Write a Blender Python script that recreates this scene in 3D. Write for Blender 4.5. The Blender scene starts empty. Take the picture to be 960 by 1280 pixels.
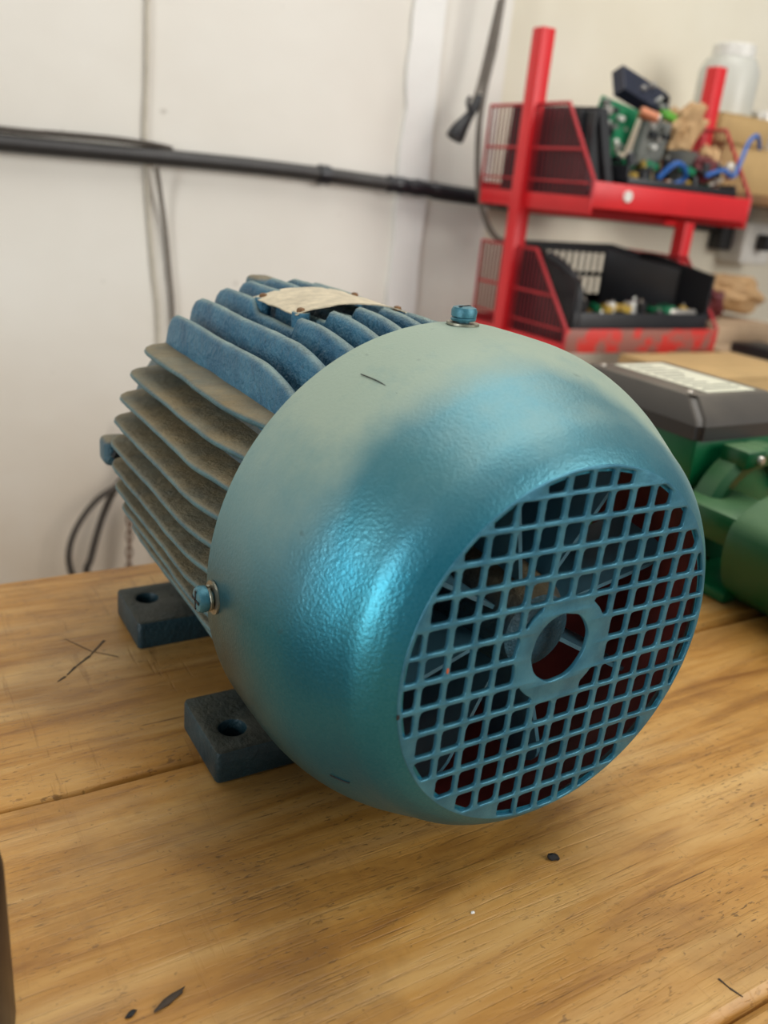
import bpy, bmesh, math, random
from mathutils import Vector, Matrix, noise
PI = math.pi
random.seed(7)
S = bpy.context.scene
COL = S.collection

# ------------------------------------------------------------------ camera
W_, H_, F_ = 960, 1280, 1067.6
cd = bpy.data.cameras.new('camera'); cam = bpy.data.objects.new('camera', cd); COL.objects.link(cam)
yaw, pitch, roll = 0.56503, 0.36424, 0.09911
fw = Vector((math.sin(yaw)*math.cos(pitch), math.cos(yaw)*math.cos(pitch), -math.sin(pitch)))
r0 = Vector((math.cos(yaw), -math.sin(yaw), 0)); u0 = r0.cross(fw)
rt = r0*math.cos(roll)+u0*math.sin(roll); up = -r0*math.sin(roll)+u0*math.cos(roll)
m = Matrix((rt, up, -fw)).transposed().to_4x4(); m.translation = (-0.22056, -0.20673, 0.27387)
cam.matrix_world = m
cd.sensor_fit = 'VERTICAL'; cd.sensor_height = 36; cd.sensor_width = 27
cd.lens = F_/H_*36; cd.clip_start = 0.01; cd.clip_end = 50
cd.dof.use_dof = True; cd.dof.focus_distance = 0.37; cd.dof.aperture_fstop = 8
S.camera = cam

# ------------------------------------------------------------------ world, lights, exposure
w = bpy.data.worlds.new('world'); S.world = w; w.use_nodes = True
bg = w.node_tree.nodes['Background']; bg.inputs[0].default_value = (0.93, 0.96, 1.0, 1); bg.inputs[1].default_value = 0.24
def area(name, loc, target, sx, sy, power, col):
    l = bpy.data.lights.new(name, 'AREA'); l.shape = 'RECTANGLE'; l.size = sx; l.size_y = sy; l.energy = power; l.color = col
    o = bpy.data.objects.new(name, l); COL.objects.link(o); o.location = loc
    o.rotation_euler = (Vector(target)-Vector(loc)).to_track_quat('-Z', 'Y').to_euler(); return o
area('window_light', (-2.3, -0.62, 0.55), (0, 0.2, 0.15), 0.5, 1.4, 30, (0.95, 0.98, 1.0))
area('roof_light', (0.65, 0.25, 2.3), (0.2, 0.4, 0.0), 2.2, 1.8, 42, (1.0, 0.98, 0.94))
area('door_light', (1.6, -2.2, 1.3), (0.5, 0.7, 0.2), 1.6, 1.6, 58, (1.0, 0.975, 0.93))
vs = S.view_settings
vs.view_transform = 'Standard'; vs.look = 'None'; vs.exposure = 0.0; vs.gamma = 1; vs.use_curve_mapping = False

# ------------------------------------------------------------------ material helpers
def srgb(c):
    return tuple(((x/255)/12.92 if x/255 <= .04045 else ((x/255+.055)/1.055)**2.4) for x in c)+(1,)
class NT:
    def __init__(s, name):
        s.m = bpy.data.materials.new(name); s.m.use_nodes = True; s.t = s.m.node_tree
        s.b = s.t.nodes['Principled BSDF']
    def n(s, typ, **k):
        x = s.t.nodes.new(typ)
        for a, v in k.items(): setattr(x, a, v)
        return x
    def l(s, a, b): s.t.links.new(a, b)
    def coord(s, scale=(1, 1, 1), rot=(0, 0, 0), kind='Object'):
        c = s.n('ShaderNodeTexCoord'); mp = s.n('ShaderNodeMapping'); s.l(c.outputs[kind], mp.inputs[0])
        mp.inputs['Scale'].default_value = scale; mp.inputs['Rotation'].default_value = rot
        return mp.outputs[0]
    def noise(s, vec, scale, detail=3, rough=.5, dist=0):
        x = s.n('ShaderNodeTexNoise'); s.l(vec, x.inputs['Vector']); x.inputs['Scale'].default_value = scale
        x.inputs['Detail'].default_value = detail; x.inputs['Roughness'].default_value = rough; x.inputs['Distortion'].default_value = dist
        return x.outputs['Fac']
    def ramp(s, fac, stops):
        x = s.n('ShaderNodeValToRGB'); s.l(fac, x.inputs[0]); e = x.color_ramp.elements
        e[0].position, e[0].color = stops[0]; e[1].position, e[1].color = stops[-1]
        for p, c in stops[1:-1]:
            y = e.new(p); y.color = c
        return x.outputs[0]
    def mix(s, fac, a, b, mode='MIX'):
        x = s.n('ShaderNodeMix', data_type='RGBA', blend_type=mode)
        for v, i in ((fac, 0), (a, 6), (b, 7)):
            if hasattr(v, 'links'): s.l(v, x.inputs[i])
            else: x.inputs[i].default_value = v
        return x.outputs[2]
    def math(s, op, a, b=0.0, clamp=False):
        x = s.n('ShaderNodeMath', operation=op); x.use_clamp = clamp
        for v, i in ((a, 0), (b, 1)):
            if hasattr(v, 'links'): s.l(v, x.inputs[i])
            else: x.inputs[i].default_value = v
        return x.outputs[0]
    def bump(s, h, strength=.3, dist=.001, nrm=None):
        x = s.n('ShaderNodeBump'); s.l(h, x.inputs['Height']); x.inputs['Strength'].default_value = strength
        x.inputs['Distance'].default_value = dist
        if nrm: s.l(nrm, x.inputs['Normal'])
        s.l(x.outputs[0], s.b.inputs['Normal']); return x.outputs[0]
    def set(s, col=None, rough=None, metal=None, **k):
        for v, nm in ((col, 'Base Color'), (rough, 'Roughness'), (metal, 'Metallic')):
            if v is None: continue
            if hasattr(v, 'links'): s.l(v, s.b.inputs[nm])
            else: s.b.inputs[nm].default_value = v
        for a, v in k.items(): s.b.inputs[a].default_value = v
        return s.m
def plain(name, c, rough=.5, metal=0, var=.12, scale=60, bump=.15, bd=.0006, **k):
    t = NT(name); v = t.coord(); f = t.noise(v, scale, 4, .6)
    c = srgb(c); lo = tuple(x*(1-var) for x in c[:3])+(1,); hi = tuple(min(1, x*(1+var)) for x in c[:3])+(1,)
    t.set(t.ramp(f, [(.3, lo), (.7, hi)]), rough, metal, **k)
    if bump: t.bump(t.noise(v, scale*5, 3, .6), bump, bd)
    return t.m
def upmask(t, lo, hi):
    g = t.n('ShaderNodeNewGeometry'); sp = t.n('ShaderNodeSeparateXYZ'); t.l(g.outputs['Normal'], sp.inputs[0])
    r = t.n('ShaderNodeMapRange'); t.l(sp.outputs['Z'], r.inputs[0]); r.inputs[1].default_value = lo; r.inputs[2].default_value = hi
    return r.outputs[0]
M = {}
# hammered metallic fan cover paint with dust settled on its upper side
t = NT('hammered_blue_paint'); v = t.coord()
spray = t.noise(v, 9, 2, .5)
base = t.ramp(spray, [(.3, srgb((10, 98, 118))), (.5, srgb((18, 110, 130))), (.7, srgb((36, 118, 122)))])
fine = t.noise(v, 900, 2, .6)
base = t.mix(t.math('MULTIPLY', fine, .25), base, srgb((110, 180, 196)))
sx = t.n('ShaderNodeSeparateXYZ'); t.l(v, sx.inputs[0])     # the clean band round the grille was wiped, dust stays towards the back rim
yy = t.math('ADD', sx.outputs['Y'], t.math('MULTIPLY', t.math('MAXIMUM', sx.outputs['X'], 0.0), .55))
yy = t.math('ADD', yy, t.math('MULTIPLY', t.noise(v, 22, 3, .6), .022))
wp = t.n('ShaderNodeMapRange', interpolation_type='SMOOTHSTEP'); t.l(yy, wp.inputs[0]); wp.inputs[1].default_value = .032; wp.inputs[2].default_value = .066
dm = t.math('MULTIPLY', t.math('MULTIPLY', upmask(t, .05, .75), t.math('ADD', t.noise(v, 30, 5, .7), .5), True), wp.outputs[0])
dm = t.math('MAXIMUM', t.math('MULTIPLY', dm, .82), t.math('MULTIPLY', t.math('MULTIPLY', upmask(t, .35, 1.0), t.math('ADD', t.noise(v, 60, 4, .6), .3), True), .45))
brown_bounce = t.n('ShaderNodeMapRange', interpolation_type='SMOOTHSTEP'); t.l(sx.outputs['Y'], brown_bounce.inputs[0]); brown_bounce.inputs[1].default_value = .035; brown_bounce.inputs[2].default_value = .095
dirt_reflection = t.math('MULTIPLY', t.math('MULTIPLY', brown_bounce.outputs[0], t.math('SUBTRACT', 1.0, upmask(t, -.2, .5))), t.math('ADD', t.noise(v, 40, 5, .65), .15), True)
base = t.mix(t.math('MULTIPLY', dirt_reflection, .95), base, srgb((70, 70, 48)))  # dust and rust tone on the lower rim, plus painted reflection of the bench
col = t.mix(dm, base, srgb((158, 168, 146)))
spots = t.ramp(t.noise(v, 120, 1, .4), [(.76, (0, 0, 0, 1)), (.80, (1, 1, 1, 1))])
col = t.mix(t.math('MULTIPLY', spots, .35), col, srgb((60, 80, 80)))
t.set(col, t.math('ADD', t.math('MULTIPLY', dm, .4), .33), t.math('SUBTRACT', .68, t.math('MULTIPLY', dm, .7)))
b1 = t.bump(t.noise(v, 720, 1.5, .5), .30, .0005)
t.bump(t.noise(v, 1500, 2, .6), .25, .0003, b1)
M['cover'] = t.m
t = NT('grille_blue_paint'); v = t.coord()
f = t.noise(v, 70, 4, .6)
t.set(t.ramp(f, [(.3, srgb((38, 96, 118))), (.7, srgb((70, 130, 148)))]), .4, .45)
t.bump(t.noise(v, 700, 3, .6), .35, .0004); M['grille'] = t.m
t = NT('red_oxide_primer'); v = t.coord()
t.set(t.ramp(t.noise(v, 30, 4, .6), [(.3, srgb((104, 26, 22))), (.7, srgb((150, 50, 42)))]), .6, 0); M['primer'] = t.m
def casting(name, a, b, dust, dlo, dhi, damt, bs=.6):
    t = NT(name); v = t.coord()
    c = t.ramp(t.noise(v, 45, 4, .65), [(.3, srgb(a)), (.7, srgb(b))])
    d = t.math('MULTIPLY', upmask(t, dlo, dhi), t.math('ADD', t.noise(v, 30, 5, .7), .32), True)
    d = t.math('MULTIPLY', d, damt)
    dc = t.ramp(t.noise(v, 55, 4, .6), [(.3, srgb(dust)), (.72, srgb(tuple(min(255, x*1.25) for x in dust)))])
    c = t.mix(d, c, dc)
    sp = t.ramp(t.noise(v, 260, 2, .5), [(.70, (0, 0, 0, 1)), (.76, (1, 1, 1, 1))])
    c = t.mix(t.math('MULTIPLY', sp, .3), c, srgb((40, 36, 28)))
    t.set(c, t.math('ADD', t.math('MULTIPLY', d, .3), .42), .12)
    b1 = t.bump(t.noise(v, 230, 4, .65), bs, .0034)
    t.bump(t.noise(v, 600, 3, .7), .4, .0006, b1)
    return t.m
M['fin_top'] = casting('blue_painted_top_fins', (34, 88, 116), (66, 122, 146), (128, 138, 124), .4, 1., .8, .9)
M['fin_side'] = casting('dusty_side_fins', (50, 88, 98), (78, 114, 118), (112, 98, 70), .35, .9, 1.0, .4)
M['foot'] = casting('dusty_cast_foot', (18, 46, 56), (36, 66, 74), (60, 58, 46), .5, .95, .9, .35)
M['core'] = casting('cast_core', (34, 72, 88), (58, 98, 112), (112, 98, 70), .3, .9, 1.0, .5)
M['fan'] = plain('blue_grey_plastic_fan', (84, 132, 150), .4, 0, .15, 40)
M['screw'] = plain('blue_painted_screw', (64, 118, 132), .35, .4, .2, 400, .3)
M['washer'] = plain('dull_steel_washer', (150, 148, 132), .35, .8, .2, 400, .2)
M['plate'] = plain('weathered_aluminium_plate', (196, 184, 158), .5, .35, .22, 120, .5)
M['rivet'] = plain('rusty_rivet', (120, 88, 58), .6, .5, .3, 500)
M['dark'] = plain('dark_steel', (40, 42, 44), .45, .6)
# workshop walls
t = NT('white_wall_paint'); v = t.coord()
c = t.ramp(t.noise(v, 2.2, 4, .55), [(.3, srgb((222, 216, 204))), (.7, srgb((234, 230, 220)))])
sp = t.n('ShaderNodeSeparateXYZ'); t.l(v, sp.inputs[0])
low = t.n('ShaderNodeMapRange'); t.l(sp.outputs['Z'], low.inputs[0]); low.inputs[1].default_value = .12; low.inputs[2].default_value = -.45
brown_bounce = t.math('MULTIPLY', low.outputs[0], t.math('ADD', t.noise(v, 3, 4, .6), .1), True)
c = t.mix(brown_bounce, c, srgb((190, 160, 124)))  # warm bounce from the wood and light falloff painted into the lower wall
c = t.mix(t.ramp(t.noise(v, 34, 2, .4), [(.74, (0, 0, 0, 1)), (.77, (.5, .5, .5, 1))]), c, srgb((160, 150, 136)))
t.set(c, .55, 0); t.bump(t.noise(v, 14, 5, .6), .3, .004); M['wall'] = t.m
t = NT('cream_wall_paint'); v = t.coord()
t.set(t.ramp(t.noise(v, 2.5, 4, .55), [(.3, srgb((220, 212, 190))), (.7, srgb((232, 226, 208)))]), .6, 0)
t.bump(t.noise(v, 14, 5, .6), .3, .004); M['cream'] = t.m
M['trim'] = plain('bright_plaster_strip', (238, 236, 230), .5, 0, .04, 8, .3, .003)
M['floor'] = plain('concrete_floor', (128, 122, 112), .7, 0, .2, 5, .3, .004)
# pine planks
def wood(name, off, cross):
    t = NT(name)
    tc = t.n('ShaderNodeTexCoord'); mp = t.n('ShaderNodeMapping'); t.l(tc.outputs['Object'], mp.inputs[0])
    mp.inputs['Location'].default_value = off; v = mp.outputs[0]
    st = t.n('ShaderNodeMapping'); t.l(v, st.inputs[0]); st.inputs['Scale'].default_value = (1, 9, 1); sv = st.outputs[0]
    g1 = t.noise(sv, 7, 6, .6, .9)
    c = t.ramp(g1, [(.28, srgb((134, 86, 32))), (.48, srgb((178, 128, 60))), (.72, srgb((200, 156, 90)))])
    st2 = t.n('ShaderNodeMapping'); t.l(v, st2.inputs[0]); st2.inputs['Scale'].default_value = (1, 26, 1)
    g2 = t.noise(st2.outputs[0], 26, 3, .6, .4)
    fib = t.ramp(g2, [(.54, (0, 0, 0, 1)), (.78, (1, 1, 1, 1))])
    patch = t.ramp(t.noise(v, 8, 3, .6, .5), [(.42, (0, 0, 0, 1)), (.66, (1, 1, 1, 1))])
    c = t.mix(t.math('MULTIPLY', t.math('MULTIPLY', fib, patch), .75), c, srgb((96, 66, 34)))
    stain = t.ramp(t.noise(v, 7.5, 6, .7, .8), [(.47, (0, 0, 0, 1)), (.72, (1, 1, 1, 1))])
    c = t.mix(t.math('MULTIPLY', stain, .6), c, srgb((114, 80, 42)))
    pale = t.ramp(t.noise(sv, 3.5, 4, .6), [(.5, (0, 0, 0, 1)), (.7, (1, 1, 1, 1))])
    c = t.mix(t.math('MULTIPLY', pale, .35), c, srgb((218, 186, 132)))
    dots = t.ramp(t.noise(v, 420, 2, .5), [(.69, (0, 0, 0, 1)), (.74, (1, 1, 1, 1))])
    c = t.mix(t.math('MULTIPLY', dots, .4), c, srgb((70, 50, 30)))
    st4 = t.n('ShaderNodeMapping'); t.l(v, st4.inputs[0]); st4.inputs['Scale'].default_value = (1, 3.6, 1)
    pores = t.ramp(t.noise(st4.outputs[0], 190, 2, .6, .3), [(.60, (0, 0, 0, 1)), (.68, (1, 1, 1, 1))])
    pz = t.ramp(t.noise(v, 14, 4, .6, .5), [(.40, (0, 0, 0, 1)), (.62, (1, 1, 1, 1))])
    pores = t.math('MULTIPLY', pores, pz)
    c = t.mix(t.math('MULTIPLY', pores, .72), c, srgb((84, 60, 32)))
    st5 = t.n('ShaderNodeMapping'); t.l(v, st5.inputs[0]); st5.inputs['Scale'].default_value = (1, 42, 1)
    streak = t.ramp(t.noise(st5.outputs[0], 11, 4, .7, .2), [(.64, (0, 0, 0, 1)), (.70, (1, 1, 1, 1))])
    c = t.mix(t.math('MULTIPLY', streak, .8), c, srgb((92, 62, 32)))
    st3 = t.n('ShaderNodeMapping'); t.l(v, st3.inputs[0]); st3.inputs['Scale'].default_value = (16, 1.2, 1)
    g3 = t.noise(st3.outputs[0], 9, 4, .6, .3)
    saw = t.ramp(g3, [(.60, (0, 0, 0, 1)), (.66, (1, 1, 1, 1))])
    c = t.mix(t.math('MULTIPLY', saw, .32 if cross else .10), c, srgb((120, 80, 40)))
    t.set(c, .42, 0, **{'Specular IOR Level': .45})
    h = t.math('SUBTRACT', t.math('MULTIPLY', g1, .6), t.math('MULTIPLY', fib, .6))
    h = t.math('SUBTRACT', h, t.math('MULTIPLY', saw, .3 if cross else .1))
    h = t.math('SUBTRACT', h, t.math('MULTIPLY', t.math('ADD', pores, streak), .35))
    t.bump(h, .45, .0012); return t.m
M['wood1'] = wood('pine_plank_far', (.31, .2, 0), True)
M['wood2'] = wood('pine_plank_middle', (1.7, .83, 0), False)
M['wood3'] = wood('pine_plank_near', (3.2, 2.1, 0), False)
M['woodlegs'] = plain('old_bench_wood', (128, 92, 54), .6, 0, .25, 20)
M['black_rubber'] = plain('black_rubber', (34, 34, 36), .5, 0, .2, 50)
M['pipe'] = plain('dark_grey_conduit', (44, 41, 39), .45, 0, .25, 25)
M['tape'] = plain('black_insulating_tape', (26, 27, 32), .3, 0, .2, 80)
M['grey_cable'] = plain('grey_cable', (112, 104, 94), .5)
M['beige_wire'] = plain('beige_wire', (196, 188, 170), .5)
M['darkcable'] = plain('dark_brown_cable', (66, 58, 50), .5)
M['chain'] = plain('rusty_chain', (120, 92, 72), .6, .5, .3, 200)
M['red'] = plain('red_enamel', (214, 34, 40), .38, 0, .08, 12)
M['red_wire'] = plain('dark_red_wire', (122, 26, 36), .45, 0, .15, 30)
M['red_frame'] = plain('red_frame_rod', (176, 34, 42), .45, 0, .15, 30)
t = NT('chipped_red_enamel'); v = t.coord()
t.set(t.mix(t.ramp(t.noise(v, 26, 4, .65), [(.46, (0, 0, 0, 1)), (.54, (1, 1, 1, 1))]), srgb((206, 52, 44)), srgb((150, 96, 84))), .5, 0); M['red_chip'] = t.m
M['black_plastic'] = plain('black_plastic', (30, 31, 34), .4, 0, .15, 30)
M['pcb'] = plain('green_circuit_board', (24, 128, 84), .4, 0, .15, 50)
M['copper'] = plain('copper_winding', (196, 128, 96), .35, .6)
M['grey_board'] = plain('grey_plastic', (112, 114, 108), .5)
M['navy'] = plain('dark_navy_plastic', (34, 38, 54), .35)
M['lime'] = plain('lime_green_plastic', (96, 170, 60), .4)
M['paper'] = plain('brown_kraft_paper', (186, 150, 106), .75, 0, .15, 20, .5, .003)
M['carton'] = plain('brown_cardboard', (192, 160, 108), .75, 0, .1, 15)
M['carton_grey'] = plain('faded_cardboard', (184, 158, 128), .75, 0, .1, 15)
M['blue'] = plain('blue_insulation', (40, 96, 170), .4)
M['yellow'] = plain('yellow_component', (186, 152, 60), .4)
M['silver'] = plain('bright_tin', (206, 200, 190), .3, .7)
M['white'] = plain('white_plastic', (226, 224, 216), .4)
M['maroon'] = plain('maroon_plastic', (96, 26, 30), .5)
M['green'] = plain('green_enamel', (8, 98, 58), .32, 0, .1, 30, .25)
t = NT('dusty_green_enamel'); v = t.coord()
d = t.math('MULTIPLY', upmask(t, .2, .95), t.math('ADD', t.noise(v, 26, 3, .6), .2), True)  # dust lightens the upward-facing enamel
t.set(t.mix(t.math('MULTIPLY', d, .5), srgb((8, 84, 46)), srgb((112, 142, 92))), t.math('ADD', t.math('MULTIPLY', d, .3), .32)); t.bump(t.noise(v, 150, 3, .6), .25, .0006); M['green_dusty'] = t.m
t = NT('charcoal_lid'); v = t.coord()
d = t.math('MULTIPLY', upmask(t, .3, 1.), t.math('ADD', t.noise(v, 18, 3, .6), .15), True)
t.set(t.mix(t.math('MULTIPLY', d, .5), srgb((46, 44, 44)), srgb((128, 118, 102))), .42, 0); M['lid'] = t.m
M['label'] = plain('printed_label', (222, 222, 200), .4, 0, .06, 60, 0)
M['ink'] = plain('label_ink', (60, 66, 60), .5, 0, .1, 60, 0)
M['rust'] = plain('orange_rust', (176, 84, 46), .7, 0)
M['crumb'] = plain('charred_crumb', (20, 18, 18), .7, 0, .2, 300)
M['pencil'] = plain('dark_scratch_filling', (58, 46, 34), .8, 0, .2, 300)
t = NT('frosted_plastic'); t.set(srgb((226, 226, 216)), .35, 0, **{'Transmission Weight': .35}); M['jar'] = t.m
M['can'] = plain('dark_brown_can', (34, 27, 29), .4, .2, .25, 60)

# ------------------------------------------------------------------ geometry helpers
def link(name, bm, mat, parent=None, smooth=True, angle=35):
    me = bpy.data.meshes.new(name)
    bmesh.ops.recalc_face_normals(bm, faces=bm.faces)
    bm.to_mesh(me); bm.free()
    return link_me(name, me, mat, parent, smooth, angle)
def link_me(name, me, mat, parent=None, smooth=True, angle=35):
    mats = mat if isinstance(mat, (list, tuple)) else [mat]
    for q in mats: me.materials.append(M[q])
    if smooth:
        me.shade_smooth(); me.set_sharp_from_angle(angle=math.radians(angle))
    o = bpy.data.objects.new(name, me); COL.objects.link(o)
    if parent is not None: setparent(o, parent)
    return o
def setparent(o, p):
    o.parent = p
    mw = Matrix.Identity(4); q = p
    while q is not None:
        mw = q.matrix_local_ @ mw if hasattr(q, 'matrix_local_') else Matrix.LocRotScale(q.location, q.rotation_euler, q.scale) @ (q.matrix_parent_inverse @ mw); q = q.parent
    o.matrix_parent_inverse = mw.inverted()
def empty(name, loc):
    o = bpy.data.objects.new(name, None); COL.objects.link(o); o.location = loc; o.empty_display_size = .02; return o
def tag(o, label, cat, group=None, kind=None):
    if label: o['label'] = label
    if cat: o['category'] = cat
    if group: o['group'] = group
    if kind: o['kind'] = kind
    return o
def box(bm, lo, hi, bev=0, seg=2, mat=None):
    c = [(a+b)/2 for a, b in zip(lo, hi)]; s = [abs(b-a) for a, b in zip(lo, hi)]
    r = bmesh.ops.create_cube(bm, size=1, matrix=Matrix.Translation(c) @ Matrix.Diagonal((*s, 1)))
    vs_ = r['verts']
    if bev:
        es = list({e for v in vs_ for e in v.link_edges})
        bmesh.ops.bevel(bm, geom=es, offset=bev, segments=seg, affect='EDGES', profile=.5)
    return vs_
def boxo(name, lo, hi, mat, parent=None, bev=0, rot=None, seg=2):
    bm = bmesh.new(); box(bm, lo, hi, bev, seg)
    if rot:
        c = Vector([(a+b)/2 for a, b in zip(lo, hi)])
        R = Matrix.Translation(c) @ rot.to_4x4() @ Matrix.Translation(-c)
        bmesh.ops.transform(bm, matrix=R, verts=bm.verts)
    return link(name, bm, mat, parent, bev > 0)
def eul(x, y, z):
    from mathutils import Euler
    return Euler((x, y, z)).to_matrix()
def lathe(bm, prof, axis_o, axis='Y', n=64, closed=False, mats=None):
    """prof = [(along, radius)]"""
    o = Vector(axis_o); rings = []
    for a, r in prof:
        ring = []
        for k in range(n):
            th = 2*PI*k/n; c, s = r*math.cos(th), r*math.sin(th)
            p = {'Y': (c, a, s), 'Z': (c, s, a), 'X': (a, c, s)}[axis]
            ring.append(bm.verts.new(o+Vector(p)))
        rings.append(ring)
    L = len(rings); faces = []
    for i in range(L if closed else L-1):
        A, B = rings[i], rings[(i+1) % L]
        for k in range(n):
            f = bm.faces.new((A[k], A[(k+1) % n], B[(k+1) % n], B[k])); faces.append(f)
            if mats: f.material_index = mats[i]
    if not closed:
        for ring, a in ((rings[0], prof[0]), (rings[-1], prof[-1])):
            if a[1] > 1e-6: bm.faces.new(ring)
    return rings
def latheo(name, prof, o, mat, parent=None, axis='Y', n=48, closed=False, angle=35):
    bm = bmesh.new(); lathe(bm, prof, o, axis, n, closed); return link(name, bm, mat, parent, True, angle)
def catmull(P, sub=6, closed=False):
    P = [Vector(p) for p in P]; out = []; n = len(P)
    rng = range(n if closed else n-1)
    for i in rng:
        p0 = P[(i-1) % n] if closed or i > 0 else P[0]; p1 = P[i]; p2 = P[(i+1) % n]
        p3 = P[(i+2) % n] if closed or i+2 < n else P[-1]
        for k in range(sub):
            t_ = k/sub
            out.append(.5*((2*p1)+(-p0+p2)*t_+(2*p0-5*p1+4*p2-p3)*t_*t_+(-p0+3*p1-3*p2+p3)*t_**3))
    if not closed: out.append(P[-1])
    return out
def tube(bm, path, r, n=8, closed=False):
    P = [Vector(p) for p in path]; L = len(P); rings = []
    prev = None
    for i, p in enumerate(P):
        if closed: d = P[(i+1) % L]-P[i-1]
        else: d = P[min(i+1, L-1)]-P[max(i-1, 0)]
        d.normalize()
        if prev is None:
            a = Vector((0, 0, 1)) if abs(d.z) < .9 else Vector((1, 0, 0)); e = d.cross(a).normalized()
        else: e = (prev-d*prev.dot(d)).normalized()
        prev = e; g = d.cross(e); rr = r(i/(L-1)) if callable(r) else r
        rings.append([bm.verts.new(p+(e*math.cos(2*PI*k/n)+g*math.sin(2*PI*k/n))*rr) for k in range(n)])
    for i in range(L if closed else L-1):
        A, B = rings[i], rings[(i+1) % L]
        for k in range(n): bm.faces.new((A[k], A[(k+1) % n], B[(k+1) % n], B[k]))
    if not closed: bm.faces.new(rings[0]); bm.faces.new(rings[-1])
def tubeo(name, pts, r, mat, parent=None, sub=6, n=8):
    bm = bmesh.new(); tube(bm, catmull(pts, sub) if sub else pts, r, n); return link(name, bm, mat, parent)
def prism(bm, poly, axis, a, b):
    """poly of 2D points extruded along axis"""
    def mk(p, d): return {'Y': (p[0], d, p[1]), 'X': (d, p[0], p[1]), 'Z': (p[0], p[1], d)}[axis]
    A = [bm.verts.new(mk(p, a)) for p in poly]; B = [bm.verts.new(mk(p, b)) for p in poly]
    n = len(poly); bm.faces.new(A); bm.faces.new(B)
    for k in range(n): bm.faces.new((A[k], A[(k+1) % n], B[(k+1) % n], B[k]))
def sheet_with_holes(loops, half, bev, mat4):
    """flat plate from outer loop and hole loops (2D), filled by a temporary curve"""
    cu = bpy.data.curves.new('tmp', 'CURVE'); cu.dimensions = '2D'; cu.fill_mode = 'BOTH'
    cu.extrude = half-bev; cu.bevel_depth = bev; cu.bevel_resolution = 1; cu.offset = -bev
    for lp in loops:
        s = cu.splines.new('POLY'); s.points.add(len(lp)-1); s.use_cyclic_u = True
        for p, q in zip(s.points, lp): p.co = (q[0], q[1], 0, 1)
    ob = bpy.data.objects.new('tmp', cu); COL.objects.link(ob)
    dg = bpy.context.evaluated_depsgraph_get(); dg.update()
    me = bpy.data.meshes.new_from_object(ob.evaluated_get(dg))
    bpy.data.objects.remove(ob); bpy.data.curves.remove(cu)
    me.materials.clear(); me.transform(mat4); me.update()
    bm = bmesh.new(); bm.from_mesh(me); bmesh.ops.remove_doubles(bm, verts=bm.verts, dist=1e-6)
    bmesh.ops.recalc_face_normals(bm, faces=bm.faces); bm.to_mesh(me); bm.free()
    return me

# ------------------------------------------------------------------ the setting
def struct(o): o['kind'] = 'structure'; return o
struct(boxo('floor', (-2.6, -2.6, -.84), (3.2, 1.5, -.80), 'floor'))
struct(boxo('wall_back', (-2.6, 1.15, -.80), (.80, 1.45, 2.2), 'wall'))
struct(boxo('wall_right', (.80, 1.22, -.80), (3.2, 1.45, 2.2), 'cream'))
bm = bmesh.new()   # raised plaster strip with ragged left edge
zs = [-.8+3.0*i/90 for i in range(91)]
L = []; Rr = []
for z in zs:
    j = noise.noise(Vector((z*14, 3, 1)))*.009+noise.noise(Vector((z*50, 9, 1)))*.004
    L.append((.598+j, z)); Rr.append((.658+noise.noise(Vector((z*9, 7, 2)))*.004, z))
front = [[bm.verts.new((x, 1.142, z)) for x, z in q] for q in (L, Rr)]
back = [[bm.verts.new((x, 1.1502, z)) for x, z in q] for q in (L, Rr)]
for i in range(90):
    bm.faces.new((front[0][i], front[1][i], front[1][i+1], front[0][i+1]))
    bm.faces.new((front[0][i], back[0][i], back[0][i+1], front[0][i+1]))
    bm.faces.new((front[1][i], back[1][i], back[1][i+1], front[1][i+1]))
struct(link('trim_1', bm, 'trim', None, False))

# ------------------------------------------------------------------ the workbench
tb = empty('workbench', (.2, -.1, -.80))
tag(tb, 'long workbench of worn golden pine planks carrying the blue electric motor', 'workbench')
def plank(y0, y1, z0, z1, mat, x0=-1.0, x1=1.25, seed=0):
    bm = bmesh.new(); nx = 120
    sec = [(y0+.001, z1-.0025), (y0, z1-.0045), (y0, z0), (y1, z0), (y1, z1-.0045), (y1-.001, z1-.0025), (y1-.004, z1), (y0+.004, z1)]
    rings = []
    for i in range(nx+1):
        x = x0+(x1-x0)*i/nx; rg = []
        for y, z in sec:
            dy = noise.noise(Vector((x*22, y*3, seed)))*.0012 if z > z0+.001 else 0
            rg.append(bm.verts.new((x, y+dy, z)))
        rings.append(rg)
    k = len(sec)
    for a, b in zip(rings, rings[1:]):
        for q in range(k): bm.faces.new((a[q], a[(q+1) % k], b[(q+1) % k], b[q]))
    bm.faces.new(rings[0]); bm.faces.new(rings[-1])
    return link('plank', bm, mat, tb)
plank(.1345, .364, -.035, 0, 'wood1', seed=1)
plank(-.0868, .1333, -.035, -.0012, 'wood2', seed=2)
plank(-.30, -.088, -.035, -.0012, 'wood3', seed=3)
boxo('apron', (-.9, .32, -.13), (1.15, .35, -.035), 'woodlegs', tb)
boxo('apron', (-.9, -.285, -.13), (1.15, -.255, -.035), 'woodlegs', tb)
for x in (-.9, 1.08):
    for y in (-.285, .28): boxo('leg', (x, y, -.80), (x+.07, y+.07, -.0351), 'woodlegs', tb, .004)
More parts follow.
